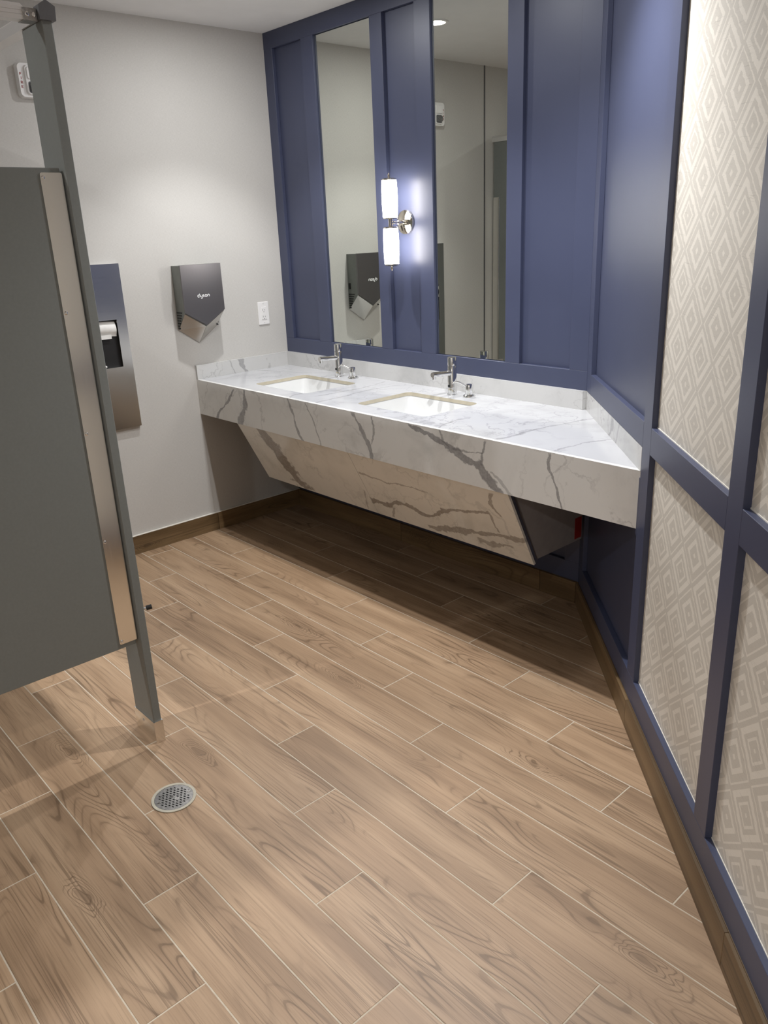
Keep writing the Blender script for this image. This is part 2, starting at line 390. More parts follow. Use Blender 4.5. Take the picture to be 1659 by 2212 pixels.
def lathe(bm, prof, o, axis=(0, 0, 1), seg=32):
    u, v, d = frame_of(axis); o = Vector(o); rings = []
    for (r, h) in prof:
        if r < 1e-6: rings.append([bm.verts.new(o + d * h)])
        else: rings.append([bm.verts.new(o + d * h + (u * math.cos(2 * PI * k / seg) + v * math.sin(2 * PI * k / seg)) * r) for k in range(seg)])
    for A, Bq in zip(rings, rings[1:]):
        for k in range(seg):
            k2 = (k + 1) % seg
            if len(A) == 1 and len(Bq) == 1: continue
            if len(A) == 1: bm.faces.new((A[0], Bq[k], Bq[k2]))
            elif len(Bq) == 1: bm.faces.new((A[k], A[k2], Bq[0]))
            else: bm.faces.new((A[k], A[k2], Bq[k2], Bq[k]))
    if len(rings[0]) > 1: bm.faces.new(rings[0][::-1])
    if len(rings[-1]) > 1: bm.faces.new(rings[-1])
def L(name, prof, o, mat, parent=None, axis=(0, 0, 1), seg=32, smooth=35):
    bm = bmesh.new(); lathe(bm, prof, o, axis, seg); return fin(bm, name, mat, parent, smooth)
def tube(bm, path, rad, seg=14):
    path = [Vector(p) for p in path]; rad = rad if isinstance(rad, (list, tuple)) else [rad] * len(path)
    rings = []; u = None
    for i, p in enumerate(path):
        d = (path[min(i + 1, len(path) - 1)] - path[max(i - 1, 0)]).normalized()
        if u is None: u, v, _ = frame_of(d)
        else: u = (u - d * u.dot(d)).normalized(); v = d.cross(u)
        rings.append([bm.verts.new(p + (u * math.cos(2 * PI * k / seg) + v * math.sin(2 * PI * k / seg)) * rad[i]) for k in range(seg)])
    for A, Bq in zip(rings, rings[1:]):
        for k in range(seg): bm.faces.new((A[k], A[(k + 1) % seg], Bq[(k + 1) % seg], Bq[k]))
    bm.faces.new(rings[0][::-1]); bm.faces.new(rings[-1])
def TU(name, path, rad, mat, parent=None, seg=14):
    bm = bmesh.new(); tube(bm, path, rad, seg); return fin(bm, name, mat, parent, 40)
def rrect(cx, cy, w, h, r, n=6):
    P = []
    for (sx, sy, a0) in ((1, 1, 0), (-1, 1, PI / 2), (-1, -1, PI), (1, -1, 1.5 * PI)):
        for k in range(n + 1):
            a = a0 + PI / 2 * k / n
            P.append((cx + sx * (w / 2 - r) + r * math.cos(a), cy + sy * (h / 2 - r) + r * math.sin(a)))
    return P
def holed(bm, outer, holes, z0, z1, T=None):
    """a plate between z0 and z1 with holes, from 2-D loops"""
    edges = []
    def loop(P):
        vs = [bm.verts.new((x, y, z1)) for x, y in P]
        for i in range(len(vs)): edges.append(bm.edges.new((vs[i], vs[(i + 1) % len(vs)])))
    loop(outer)
    for h in holes: loop(h)
    r = bmesh.ops.triangle_fill(bm, use_beauty=True, use_dissolve=False, edges=edges)
    fs = [g for g in r['geom'] if isinstance(g, bmesh.types.BMFace)]
    r = bmesh.ops.extrude_face_region(bm, geom=fs)
    for v in [g for g in r['geom'] if isinstance(g, bmesh.types.BMVert)]: v.co.z = z0
    if T is not None:
        for v in bm.verts: v.co = T(v.co)
def thing(name, label, cat, loc=(0, 0, 0), group=None):
    o = bpy.data.objects.new(name, None); COL.objects.link(o); o.location = loc; o.empty_display_size = 0.05
    o['label'] = label; o['category'] = cat
    if group: o['group'] = group
    return o
def tag(o, label, cat, group=None):
    o['label'] = label; o['category'] = cat
    if group: o['group'] = group
    return o
def struct(o, label=None, cat=None):
    o['kind'] = 'structure'
    if label: o['label'] = label
    if cat: o['category'] = cat
    return o

# ------------------------------------------------------------------ the room shell
SE = (XE - XR) / Q          # length of the angled wall until the end wall
RY = -(XE - XR)             # where it meets the end wall
floor = struct(PR('floor', [(0, 0, -0.0007), (XR, 0, -0.0007), (XE, RY, -0.0007), (XE, YF, -0.0007), (0, YF, -0.0007)], (0, 0, -0.08), 'grout'),
               'floor of wood-look porcelain planks with pale grout joints', 'floor')
room = [(0, 0), (0, YF), (XE, YF), (XE, RY), (XR, 0)]       # counter-clockwise seen from above
def clip(poly, a, b):       # keep the side left of a->b
    out = []
    side = lambda p: (b[0] - a[0]) * (p[1] - a[1]) - (b[1] - a[1]) * (p[0] - a[0])
    for i in range(len(poly)):
        p, q = poly[i], poly[(i + 1) % len(poly)]; sp, sq = side(p), side(q)
        if sp >= 0: out.append(p)
        if sp * sq < 0:
            k = sp / (sp - sq); out.append((p[0] + (q[0] - p[0]) * k, p[1] + (q[1] - p[1]) * k))
    return out
PITCH = 0.1566; PLEN = 0.9245; G = 0.0034
row0 = -0.28
DRAIN = (1.935, -1.905); DR = 0.066
for n in range(-2, 27):
    y1 = row0 - PITCH * n; y0 = y1 - PITCH
    if y0 > 0 or y1 < YF: continue
    xj = 0.704 + 0.3085 * n
    k0 = math.floor((0 - xj) / PLEN) - 1
    for k in range(k0, k0 + 9):
        x0 = xj + PLEN * k; x1 = x0 + PLEN
        poly = [(x0 + G / 2, y0 + G / 2), (x1 - G / 2, y0 + G / 2), (x1 - G / 2, y1 - G / 2), (x0 + G / 2, y1 - G / 2)]
        for i in range(5):
            poly = clip(poly, room[i], room[(i + 1) % 5])
            if len(poly) < 3: break
        if len(poly) < 3: continue
        cx = sum(p[0] for p in poly) / len(poly); cy = sum(p[1] for p in poly) / len(poly)
        bm = bmesh.new()
        zc = random.uniform(-0.0002, 0.0002)
        # chamfered tile: top face slightly smaller than the body
        m = len(poly); ch = 0.0008
        xs = [p[0] for p in poly]; ys = [p[1] for p in poly]
        mx, my = (min(xs) + max(xs)) / 2, (min(ys) + max(ys)) / 2
        top = []; mid = []; bot = []
        for (px, py) in poly:
            dx = ch if px < mx else -ch; dy = ch if py < my else -ch
            top.append(bm.verts.new((px + dx - mx, py + dy - my, zc)))
            mid.append(bm.verts.new((px - mx, py - my, zc - ch)))
            bot.append(bm.verts.new((px - mx, py - my, -0.009)))
        bm.faces.new(top)
        for i in range(m):
            j = (i + 1) % m
            bm.faces.new((mid[i], mid[j], top[j], top[i])); bm.faces.new((bot[i], bot[j], mid[j], mid[i]))
        ob = fin(bm, 'plank', 'plank'); ob.parent = floor; ob.location = (mx, my, 0)

struct(PR('ceiling', [(-.1, .2, CEIL), (XE + .1, .2, CEIL), (XE + .1, YF - .1, CEIL), (-.1, YF - .1, CEIL)], (0, 0, 0.08), 'ceiling'), 'smooth white painted ceiling', 'ceiling')
wall_left = struct(B('wall_left', (-0.1, YF, -0.08), (0, 0.1, CEIL), 'linen'), 'pale grey linen-textured wall with the hand dryer', 'wall')
struct(B('wall_front', (0, YF - 0.1, -0.08), (XE, YF, CEIL), 'paint'), 'pale grey wall behind the toilet stall', 'wall')
struct(B('wall_side', (XE, YF, -0.08), (XE + 0.1, RY - 0.05, CEIL), 'paint'), 'pale grey end wall of the washroom aisle', 'wall')
trim = struct(B('trim_1', (0, -1.706, BB), (0.004, -1.696, CEIL), 'grey_cap'), 'thin dark vertical joint strip on the linen wall', 'trim')

# back wall: navy board-and-batten
wall_back = struct(B('wall_back', (-0.1, FT, -0.08), (XR + 0.05, 0.12, CEIL), 'blue'), 'navy blue panelled wall holding the two mirrors', 'wall')
XS = [0.0, .072, .315, .411, .825, .906, 1.109, 1.202, 1.620, 1.698, 1.956, XR]
for i in range(0, 12, 2):
    B('stile', (XS[i], 0, PB), (XS[i + 1], FT, PT), 'blue', wall_back, 0.001)
B('rail', (0, 0, PT), (XR, FT, CEIL), 'blue', wall_back, 0.001)
B('rail', (0, 0, AP), (XR, FT, PB), 'blue', wall_back, 0.001)
B('rail', (0, 0, 0), (XR, FT, LB), 'blue', wall_back, 0.001)
for (a, b) in ((0, .072), (XR - .075, XR)): B('stile', (a, 0, LB), (b, FT, AP), 'blue', wall_back, 0.001)

# angled wall: navy frame, blue panels by the counter, wallpaper panels beyond
bm = bmesh.new(); box(bm, (-0.03, -0.12, -0.08), (SE + .05, -FT, CEIL), 0, T=lambda c: RW(c.x, c.y, c.z))
wall_right = struct(fin(bm, 'wall_right', 'blue'), 'angled wall of navy stiles and rails around patterned wallpaper', 'wall')
SS = [(0.0, .074), (.870, .954), (1.563, 1.645), (2.254, 2.336), (2.945, 3.027), (3.636, 3.718)]
for (a, b) in SS:
    if a == 0.0:
        RB('stile', a, b, -FT, 0, LB, HC - .021, 'blue', wall_right); RB('stile', a, b, -FT, 0, HB, PT, 'blue', wall_right)
    else: RB('stile', a, b, -FT, 0, LB, PT, 'blue', wall_right)
RB('rail', 0, SE, -FT, 0, PT, CEIL, 'blue', wall_right)
RB('rail', 0, SE, -FT, 0, 0, LB, 'blue', wall_right)
RB('rail', .074, .870, -FT, 0, HB, PB, 'blue', wall_right)
RB('rail', .074, .870, -FT, 0, AP - .02, HC - .021, 'blue', wall_right)
ends = [b for a, b in SS[1:]]; starts = [a for a, b in SS[2:]] + [SE]
for a, b in zip(ends, starts):
    if b - a < 0.05: continue
    RB('rail', a, b, -FT, 0, MB, PB, 'blue', wall_right)
    RB('wallpaper_panel', a, b, -FT, -FT + 0.002, LB, MB, 'paper_low', wall_right, 0)
    RB('wallpaper_panel', a, b, -FT, -FT + 0.002, PB, PT, 'paper_high', wall_right, 0)
    for (z0, z1) in ((LB, LB + 0.003), (PB, PB + 0.003)):
        RB('caulk_line', a, b, -FT + 0.002, -FT + 0.0035, z0, z1, 'caulk', wall_right, 0)

# baseboards of the same wood-look tile
bl = struct(B('baseboard_left', (0, YF, 0), (0.002, 0, BB), 'caulk'), 'wood-look tile baseboard under the linen wall', 'baseboard')
ycut = [0.0, -0.58, -1.4975, -1.76]
for a, b in zip(ycut, ycut[1:]):
    recentre(B('base_tile', (0.002, b + 0.0012, 0.0), (0.011, a - 0.0012, BB - 0.001), 'base', bl, 0.0008))
B('edge_strip', (0, -1.76, BB - 0.001), (0.012, 0, BB + 0.002), 'caulk', bl)
bb = struct(B('baseboard_back', (0.011, -0.002, 0), (XR, 0, BB), 'base'), 'wood-look tile baseboard under the counter', 'baseboard')
xc = [0.012, .927, 1.844, XR - 0.005]
for a, b in zip(xc, xc[1:]):
    recentre(B('base_tile', (a + .0012, -0.011, 0), (b - .0012, -0.002, BB - 0.0005), 'base', bb, 0.0008))
br = struct(RB('baseboard_right', 0.002, SE, 0, 0.002, 0, BB, 'base', None, 0), 'wood-look tile baseboard along the angled wall', 'baseboard')
sc = [0.006, .921, 1.836, 2.75, 3.66, SE]
for a, b in zip(sc, sc[1:]):
    recentre(RB('base_tile', a + .0006, b - .0006, 0.002, 0.011, 0, BB - 0.0005, 'base', br, 0.0008))

# ------------------------------------------------------------------ mirrors
for (a, b, lab) in ((.411, .825, 'tall frameless mirror beside the grey wall, reflecting the hand dryer'),
                    (1.202, 1.620, 'tall frameless mirror between the sconce and the angled wall, reflecting a downlight')):
    mr = thing('wall_mirror', lab, 'mirror', ((a + b) / 2, FT, PB), 'tall mirrors above the counter')
    B('mirror_glass', (a + .002, FT - .006, PB + .002), (b - .002, FT, PT - .002), 'mirror', mr, 0.0006)

# ------------------------------------------------------------------ vanity counter
ctr = thing('vanity_countertop', 'white marble-look countertop with grey veins and a deep front apron', 'countertop', (1.2, -0.3, HC))
SINKS = (0.597, 1.402); SW, SD, SY = 0.436, 0.325, -0.328
bm = bmesh.new()
holed(bm, [(0, 0), (0, -CD + .018), (XR + CD - .018, -CD + .018), (XR, 0)], [rrect(c, SY, SW, SD, 0.028) for c in SINKS], HC - 0.016, HC)
slab = fin(bm, 'slab', 'marble_top', ctr)
slab.data.materials.append(M['stone_edge'])
for p in slab.data.polygons:      # cut edges inside the openings show the body of the slab
    c = p.center + ctr.location
    if abs(p.normal.z) < 0.3 and c.y > -CD + .03 and c.y < -.05 and any(abs(c.x - s) < .25 for s in SINKS): p.material_index = 1
PR('apron', [(0, -CD, AP), (XR + CD + .005, -CD, AP), (XR + CD - .014, -CD + .019, AP), (0, -CD + .019, AP)], (0, 0, HC - AP), 'marble_front', ctr)
PR('backsplash', [(0, -CD, HC), (.016, -CD, HC), (.016, -.0005, HC), (0, -.0005, HC)], (0, 0, HB - HC), 'splash_l', ctr)
PR('backsplash', [(.0165, 0, HC), (.0165, -.016, HC), (XR - .0072, -.016, HC), (XR, 0, HC)], (0, 0, HB - HC), 'splash_l', ctr)
q0, q1, q2, q3 = RW(.0005, 0, HC), RW(.868, 0, HC), RW(.868, -FT + .001, HC), RW(.0005, -FT + .001, HC)
PR('backsplash', [q0, q1, q2, q3], (0, 0, HB - HC - .0006), 'splash_l', ctr)

# undermount basins
def sink(cx, lab):
    s = thing('sink', lab, 'sink', (cx, SY, HC - 0.16), 'undermount sinks in the counter')
    bm = bmesh.new(); rings = []
    for (dz, w, h, r) in ((-.0164, SW + .05, SD + .05, .04), (-.0164, SW + .004, SD + .004, .03), (-.026, SW - .004, SD - .004, .03), (-.070, SW - .03, SD - .03, .04),
                          (-.120, SW - .075, SD - .07, .05), (-.142, SW - .12, SD - .11, .06), (-.150, SW - .22, SD - .19, .05), (-.153, .05, .05, .0249)):
        rings.append([bm.verts.new((x, y, HC + dz)) for x, y in rrect(cx, SY, w, h, r)])
    for A, Bq in zip(rings, rings[1:]):
        n = len(A)
        for k in range(n): bm.faces.new((A[k], A[(k + 1) % n], Bq[(k + 1) % n], Bq[k]))
    bm.faces.new(rings[-1])
    fin(bm, 'bowl', 'porcelain', s, 50)
    L('drain', [(0, .0), (.022, .0), (.022, .003), (.016, .004), (0, .002)], (cx, SY, HC - .153), 'chrome', s, seg=24)
sink(SINKS[0], 'white undermount basin beside the hand dryer wall')
sink(SINKS[1], 'white undermount basin beside the angled wall')

# faucets and soap dispensers
def faucet(x, y, lab):
    o = thing('faucet', lab, 'faucet', (x, y, HC), 'sensor faucets')
    L('base_ring', [(.0, 0), (.0235, 0), (.0235, .004), (.0215, .006), (0, .006)], (x, y, HC), 'chrome', o)
    L('body', [(.0205, .005), (.0205, .131), (.0195, .1325)], (x, y, HC), 'chrome', o)
    L('cap', [(.0195, .1335), (.0205, .1345), (.0205, .167), (.0195, .1695), (.0, .170)], (x, y, HC), 'chrome', o)
    sp = TU('spout', [(x, y - .004, HC + .100), (x, y - .06, HC + .1035), (x, y - .125, HC + .1070)], [.0125, .0120, .0115], 'chrome', o, 18)
    L('aerator', [(.0, -.006), (.0095, -.006), (.0095, .006), (0, .006)], (x, y - .116, HC + .0930), 'chrome', sp, (0, 0, 1), 18)
    L('sensor_eye', [(0, 0), (.0062, 0), (.0062, .002), (0, .002)], (x, y - .0200, HC + .042), 'black', o, (0, -1, 0), 18)
def dispenser(x, y, bend, lab):
    o = thing('soap_dispenser', lab, 'soap dispenser', (x, y, HC), 'soap dispensers')
    L('base_flange', [(0, 0), (.0275, 0), (.0285, .004), (.0270, .011), (.0200, .016), (0, .016)], (x, y, HC), 'chrome', o)
    L('head', [(.0175, .0162), (.0172, .030), (.0178, .033), (.0150, .056), (.0125, .0605), (0, .062)], (x, y, HC), 'chrome', o)
    TU('nozzle', [(x - .010, y - .006, HC + .050)] + bend, [.0042, .0040, .0036, .0032], 'chrome', o, 12)
FX = (0.588, 1.396); FY = -0.096
faucet(FX[0], FY, 'chrome sensor faucet at the basin beside the hand dryer wall')
faucet(FX[1], FY, 'chrome sensor faucet at the basin beside the angled wall')
for fx, dx, lab in ((FX[0], .705, 'chrome soap dispenser next to the faucet by the hand dryer wall'), (FX[1], 1.503, 'chrome soap dispenser next to the faucet by the angled wall')):
    y = -.101
    dispenser(dx, y, [(dx - .034, y - .030, HC + .070), (dx - .044, y - .040, HC + .073), (dx - .054, y - .052, HC + .064)], lab)

# knee panel below the counter
kp = thing('knee_panel', 'sloped marble-look panel under the counter hiding the pipes', 'access panel', (1.2, -0.3, 0.34))
KX0, KX1, KS = .320, 2.118, 1.215
nv = Vector((0, -.34, -.17)).normalized()      # outward face normal of the slope
top = Vector((0, -.575, .68)); low = Vector((0, -.405, .34))
def slope(name, a, b, t0, t1, mat):
    pts = [Vector((a, p.y, p.z)) + nv * t1 for p in (top, low)]; q = [Vector((b, p.y, p.z)) + nv * t1 for p in (low, top)]
    return PR(name, [pts[0], pts[1], q[0], q[1]], nv * (t0 - t1), mat, kp)
slope('marble_tile', KX0, KS - .0015, 0, .010, 'marble_panel')
slope('marble_tile', KS + .0015, KX1, 0, .010, 'marble_panel')
slope('backer_board', KX0 + .002, KX1 - .004, -.0205, -.0006, 'backer')
slope('edge_profile', KX1 - .0038, KX1, -.014, -.0004, 'steel')
for x0, x1 in ((KX0 + .006, KX0 + .018), (KX1 - .020, KX1 - .006)):
    yb = -.012 if x0 < 1 else -.095
    PR('side_panel', [(x0, -.535, .676), (x0, -.385, .352), (x0, yb, .352), (x0, yb, .676)], (x1 - x0, 0, 0), 'drywall', kp)
B('bottom_board', (KX0 + .02, -.385, .352), (KX1 - .09, -.012, .362), 'drywall', kp)
PR('red_tag', [(KX1 - .0058, -.145, .362), (KX1 - .0058, -.100, .362), (KX1 - .0058, -.100, .452), (KX1 - .0058, -.145, .452)], (.0008, 0, 0), 'red_tag', kp)['label'] = 'small red tag on the side'

# ------------------------------------------------------------------ sconce
sx, sy = 1.0075, -0.080
sco = thing('wall_sconce', 'double opal glass sconce in polished nickel, lit, between the mirrors', 'sconce', (sx, FT, 1.61))
L('back_plate', [(0, 0), (.0535, 0), (.0545, .004), (.0520, .010), (.040, .016), (.018, .021), (0, .022)], (sx, FT, 1.61), 'nickel', sco, (0, -1, 0), 48)
L('arm', [(.010, .0), (.0085, .004), (.0075, .030), (.0105, .034), (.0105, .038), (.0075, .042), (.0075, .078)], (sx, FT - .018, 1.61), 'nickel', sco, (0, -1, 0), 24)
L('hub', [(.0, -.024), (.012, -.024), (.010, -.012), (.0085, 0), (.010, .012), (.012, .024), (0, .024)], (sx, sy, 1.61), 'nickel', sco)
for sg in (1, -1):
    z0 = 1.61 + sg * .024
    L('cap', [(.0, 0), (.0335, 0), (.0335, .004), (.028, .007), (0, .007)] if sg > 0 else [(0, 0), (.028, 0), (.0335, -.003), (.0335, -.007), (0, -.007)], (sx, sy, z0 - (.007 if sg > 0 else -.007)), 'nickel', sco)
    H = .156
    prof = [(.0, 0)] + [(.0335 + .0025 * math.sin(PI * k / 10), H * k / 10) for k in range(11)] + [(0, H)]
    sh = L('shade', prof, (sx, sy, z0), 'glow', sco, (0, 0, sg), 40)
    L('cap', [(.0, 0), (.0335, 0), (.0335, .005), (.026, .009), (.012, .011), (0, .011)], (sx, sy, z0 + sg * (H + .0003)), 'nickel', sco, (0, 0, sg))
    L('finial', [(.0075, 0), (.005, .004), (.0065, .008), (.0055, .014), (.002, .021), (0, .022)], (sx, sy, z0 + sg * (H + .0105)), 'nickel', sco, (0, 0, sg), 20)

# ------------------------------------------------------------------ hand dryer
hd = thing('hand_dryer', 'dark nickel hand dryer with a V-shaped bottom on the grey wall', 'hand dryer', (0, -.566, 1.06))
yl, yr, ym = -.683, -.449, -.566
def loft(name, A, Bq, mat, parent, smooth=None):
    bm = bmesh.new(); a = [bm.verts.new(p) for p in A]; b = [bm.verts.new(p) for p in Bq]; n = len(a)
    bm.faces.new(a); bm.faces.new(b[::-1])
    for i in range(n): bm.faces.new((a[i], b[i], b[(i + 1) % n], a[(i + 1) % n]))
    return fin(bm, name, mat, parent, smooth)
pent = lambda x, l, r, zt, zs, zm: [(x, l, zt), (x, l, zs), (x, ym, zm), (x, r, zs), (x, r, zt)]
loft('body', pent(0.0, yl + .006, yr - .006, 1.452, 1.137, 1.062), pent(.094, yl + .003, yr - .003, 1.452, 1.219, 1.149), 'dryer_side', hd)
loft('front_cover', pent(.094, yl, yr, 1.455, 1.222, 1.150), pent(.102, yl + .001, yr - .001, 1.454, 1.223, 1.152), 'dryer', hd)
for (a, b, nm) in ((yl, ym, 'nozzle_plate'), (ym, yr, 'nozzle_plate')):
    # bright plate on each lower face of the V
    za0, zb0 = (1.219, 1.148) if a == yl else (1.148, 1.219)
    za1, zb1 = (1.134, 1.058) if a == yl else (1.058, 1.134)
    o1 = [(.092, a + (.003 if a == yl else 0), za0 - .0008), (.092, b - (.003 if b == yr else 0), zb0 - .0008), (.004, b - (.006 if b == yr else 0), zb1 - .0008), (.004, a + (.006 if a == yl else 0), za1 - .0008)]
    bm = bmesh.new(); p0 = [Vector(p) for p in o1]; nrm = (p0[1] - p0[0]).cross(p0[3] - p0[0]).normalized()
    if nrm.z > 0: nrm = -nrm
    prism(bm, [p - nrm * .001 for p in p0], nrm * .0035); fin(bm, nm, 'dryer_low', hd)
for i in range(7):
    zz = 1.222 - i * .0135; x1 = .060 - i * .0065
    B('vent_slot', (.010, yl + .0015, zz - .004), (x1, yl + .009, zz + .002), 'black', hd)
    B('vent_slot', (.010, yr - .009, zz - .004), (x1, yr - .0015, zz + .002), 'black', hd)
B('sensor_window', (.012, yr - .009, 1.250), (.026, yr - .0015, 1.285), 'black', hd)
# logo: rounded strokes
def ribbon(bm, pts, w, T):
    pts = [Vector((p[0], p[1])) for p in pts]; Lf = []; Rt = []
    for i, p in enumerate(pts):
        d = (pts[min(i + 1, len(pts) - 1)] - pts[max(i - 1, 0)]).normalized(); nn = Vector((-d.y, d.x)) * w / 2
        Lf.append(bm.verts.new(T(p + nn))); Rt.append(bm.verts.new(T(p - nn)))
    for i in range(len(pts) - 1): bm.faces.new((Lf[i], Lf[i + 1], Rt[i + 1], Rt[i]))
def arc(cx, cy, r, a0, a1, n=14, ry=None):
    ry = ry or r
    return [(cx + r * math.cos(math.radians(a0 + (a1 - a0) * k / n)), cy + ry * math.sin(math.radians(a0 + (a1 - a0) * k / n))) for k in range(n + 1)]
GL = {'d': (1.0, [arc(.42, .42, .42, 0, 360, 24), [(.84, .0), (.84, 1.35)]]),
      'y': (1.0, [[(.0, .84), (.0, .42)] + arc(.42, .42, .42, 180, 270, 8) + [(.84, .0)], [(.84, .84), (.84, -.15)] + arc(.42, -.15, .42, 0, -120, 10)]),
      's': (.82, [arc(.33, .63, .21, 20, 270, 10)[::1] + arc(.33, .21, .21, 90, -160, 10)]),
      'o': (1.0, [arc(.42, .42, .42, 0, 360, 24)]),
      'n': (1.0, [[(.0, .0), (.0, .42)] + arc(.42, .42, .42, 180, 0, 14) + [(.84, .0)]])}
bm = bmesh.new(); cur = 0.0; tot = sum(GL[c][0] + .16 for c in 'dyson') - .16
for ch in 'dyson':
    for st in GL[ch][1]:
        st2 = [(p[0] + cur, p[1]) for p in st]
        SCL = .0128
        ribbon(bm, st2, .30, lambda p: Vector((.1032, ym + .000 + (p.x - tot / 2) * SCL, 1.300 + (p.y - .42) * SCL)))
    cur += GL[ch][0] + .16
lg = fin(bm, 'logo', 'letter', hd); lg['label'] = 'white dyson lettering'

# ------------------------------------------------------------------ paper towel dispenser
pd = thing('paper_towel_dispenser', 'recessed stainless steel paper towel dispenser with a dark opening', 'towel dispenser', (0, -1.118, .683))
dl, dr, dz0, dz1 = -1.272, -.962, .683, 1.481
wl, wr, wz0, wz1 = -1.222, -1.013, .992, 1.221
bm = bmesh.new()
holed(bm, [(dl, dz0), (dr, dz0), (dr, dz1), (dl, dz1)], [[(wl, wz0), (wr, wz0), (wr, wz1), (wl, wz1)]], .001, .020, T=lambda c: Vector((c.z, c.x, c.y)))
fin(bm, 'face_plate', 'steel', pd)
bm = bmesh.new(); box(bm, (-.0, wl, wz0), (.0015, wr, wz1)); fin(bm, 'opening_back', 'dark', pd)
bm = bmesh.new()
A = [(.0185, wl + .012, 1.213), (.0185, wr - .004, 1.213)]
rows = []
for k in range(9):
    a = k / 8; x = .002 + .015 * math.sin(PI * min(a, .9)); z = 1.214 - .070 * a
    rows.append((x, z))
vs = [[bm.verts.new((x, y, z + (.006 * math.sin((y - wl) / (wr - wl) * PI)) - .004)) for y in [wl + .004 + (wr - wl - .010) * j / 10 for j in range(11)]] for x, z in rows]
for r0, r1 in zip(vs, vs[1:]):
    for j in range(10): bm.faces.new((r0[j], r0[j + 1], r1[j + 1], r1[j]))
fin(bm, 'paper_roll', 'paper', pd, 60)
B('paper_flap', (.012, wl + .02, 1.132), (.0135, wr - .035, 1.152), 'paper', pd)
B('waste_paper', (.004, -1.115, .994), (.015, -1.092, 1.006), 'paper', pd, .004)

# ------------------------------------------------------------------ outlet
ou = thing('wall_outlet', 'white duplex wall outlet beside the blue wall', 'outlet', (0, -.146, 1.104))
B('cover_plate', (0.0, -.181, 1.106), (.006, -.110, 1.230), 'white', ou, .002)
rc = B('receptacle', (.006, -.1625, 1.134), (.0085, -.1285, 1.202), 'white', ou, .001)
for zc in (1.186, 1.150):
    B('slot', (.0085, -.1535, zc - .0045), (.0088, -.1515, zc + .0045), 'dark', rc)
    B('slot', (.0085, -.1405, zc - .0035), (.0088, -.1385, zc + .0035), 'dark', rc)
    B('slot', (.0085, -.1480, zc - .0125), (.0088, -.1440, zc - .0085), 'dark', rc)
for zc in (1.220, 1.116): L('screw', [(0, 0), (.0028, 0), (.0022, .0012), (0, .0012)], (.006, -.1455, zc), 'alu', ou, (1, 0, 0), 12)

# ------------------------------------------------------------------ fire alarm strobe
fa = thing('fire_alarm_strobe', 'white wall-mounted fire alarm strobe with red lettering', 'fire alarm', (0, -1.23, 2.175))
ay0, ay1, az0, az1 = -1.291, -1.170, 2.176, 2.312
def rslab(name, x0, x1, y0, y1, z0, z1, r, mat, parent, shrink=0.0):
    lo = rrect((y0 + y1) / 2, (z0 + z1) / 2, y1 - y0, z1 - z0, r); hi = rrect((y0 + y1) / 2, (z0 + z1) / 2, y1 - y0 - 2 * shrink, z1 - z0 - 2 * shrink, r)
    return loft(name, [(x0, y, z) for y, z in lo], [(x1, y, z) for y, z in hi], mat, parent, 40)
rslab('body', 0, .030, ay0, ay1, az0, az1, .018, 'white', fa, .003)
rslab('raised_bezel', .030, .040, ay0 + .026, ay1 - .026, az0 + .010, az1 - .010, .014, 'white', fa, .003)
rslab('horn_grille', .040, .046, ay0 + .034, ay1 - .034, az0 + .070, az1 - .018, .008, 'white', fa, .002)
ln = rslab('strobe_recess', .040, .0415, ay0 + .036, ay1 - .036, az0 + .018, az0 + .062, .008, 'grey_cap', fa)
rslab('strobe_lens', .0415, .056, ay0 + .040, ay1 - .040, az0 + .022, az0 + .058, .006, 'clear', ln, .004)
L('strobe_tube', [(0, -.012), (.003, -.012), (.003, .012), (0, .012)], (.046, (ay0 + ay1) / 2, az0 + .040), 'chrome', ln, (0, 1, 0), 10)
SEG = {'F': [[(0, 0), (0, 1)], [(0, .93), (.6, .93)], [(0, .5), (.5, .5)]], 'I': [[(.3, 0), (.3, 1)]],
       'R': [[(0, 0), (0, 1)], [(0, .93), (.55, .93), (.55, .5), (0, .5)], [(.2, .5), (.6, 0)]], 'E': [[(0, 0), (0, 1)], [(0, .93), (.6, .93)], [(0, .5), (.5, .5)], [(0, .07), (.6, .07)]]}
for i, ch in enumerate('FIRE'):
    bm = bmesh.new()
    for st in SEG[ch]: ribbon(bm, st, .2, lambda p, i=i: Vector((.0308, ay0 + .010 + p.x * .011, 2.262 - i * .0165 + p.y * .0105)))
    fin(bm, 'letter', 'red', fa)

# ------------------------------------------------------------------ toilet stall
PY0, PY1 = -1.810, -1.784; PX0, PX1 = 1.508, 1.645
def pilaster(x0, x1, lab, y0=PY0, y1=PY1):
    o = thing('partition_pilaster', lab, 'partition post', ((x0 + x1) / 2, (y0 + y1) / 2, 0))
    B('post', (x0, y0, .004), (x1, y1, 2.103), 'grey', o, .0015)
    bm = bmesh.new(); holed(bm, [(x0 - .003, y0 - .003), (x1 + .003, y0 - .003), (x1 + .003, y1 + .003), (x0 - .003, y1 + .003)],
                            [[(x0, y0), (x1, y0), (x1, y1), (x0, y1)]], 0.0, .080)
    sh = fin(bm, 'shoe', 'steel_strip', o)
    L('screw', [(0, 0), (.005, 0), (.004, .002), (0, .0028)], ((x0 + x1) / 2 - .01, y0 - .003, .055), 'chrome', sh, (0, -1, 0), 14)
    return o
cp = pilaster(PX0, PX1, 'dark grey stall corner post standing in a steel floor shoe')
ds = TU('door_bumper', [(1.606, PY1, .470), (1.612, PY1 + .012, .472), (1.616, PY1 + .022, .473)], .0045, 'steel', cp)
TU('bumper_tip', [(1.615, PY1 + .020, .4728), (1.622, PY1 + .036, .475)], .008, 'black', ds)
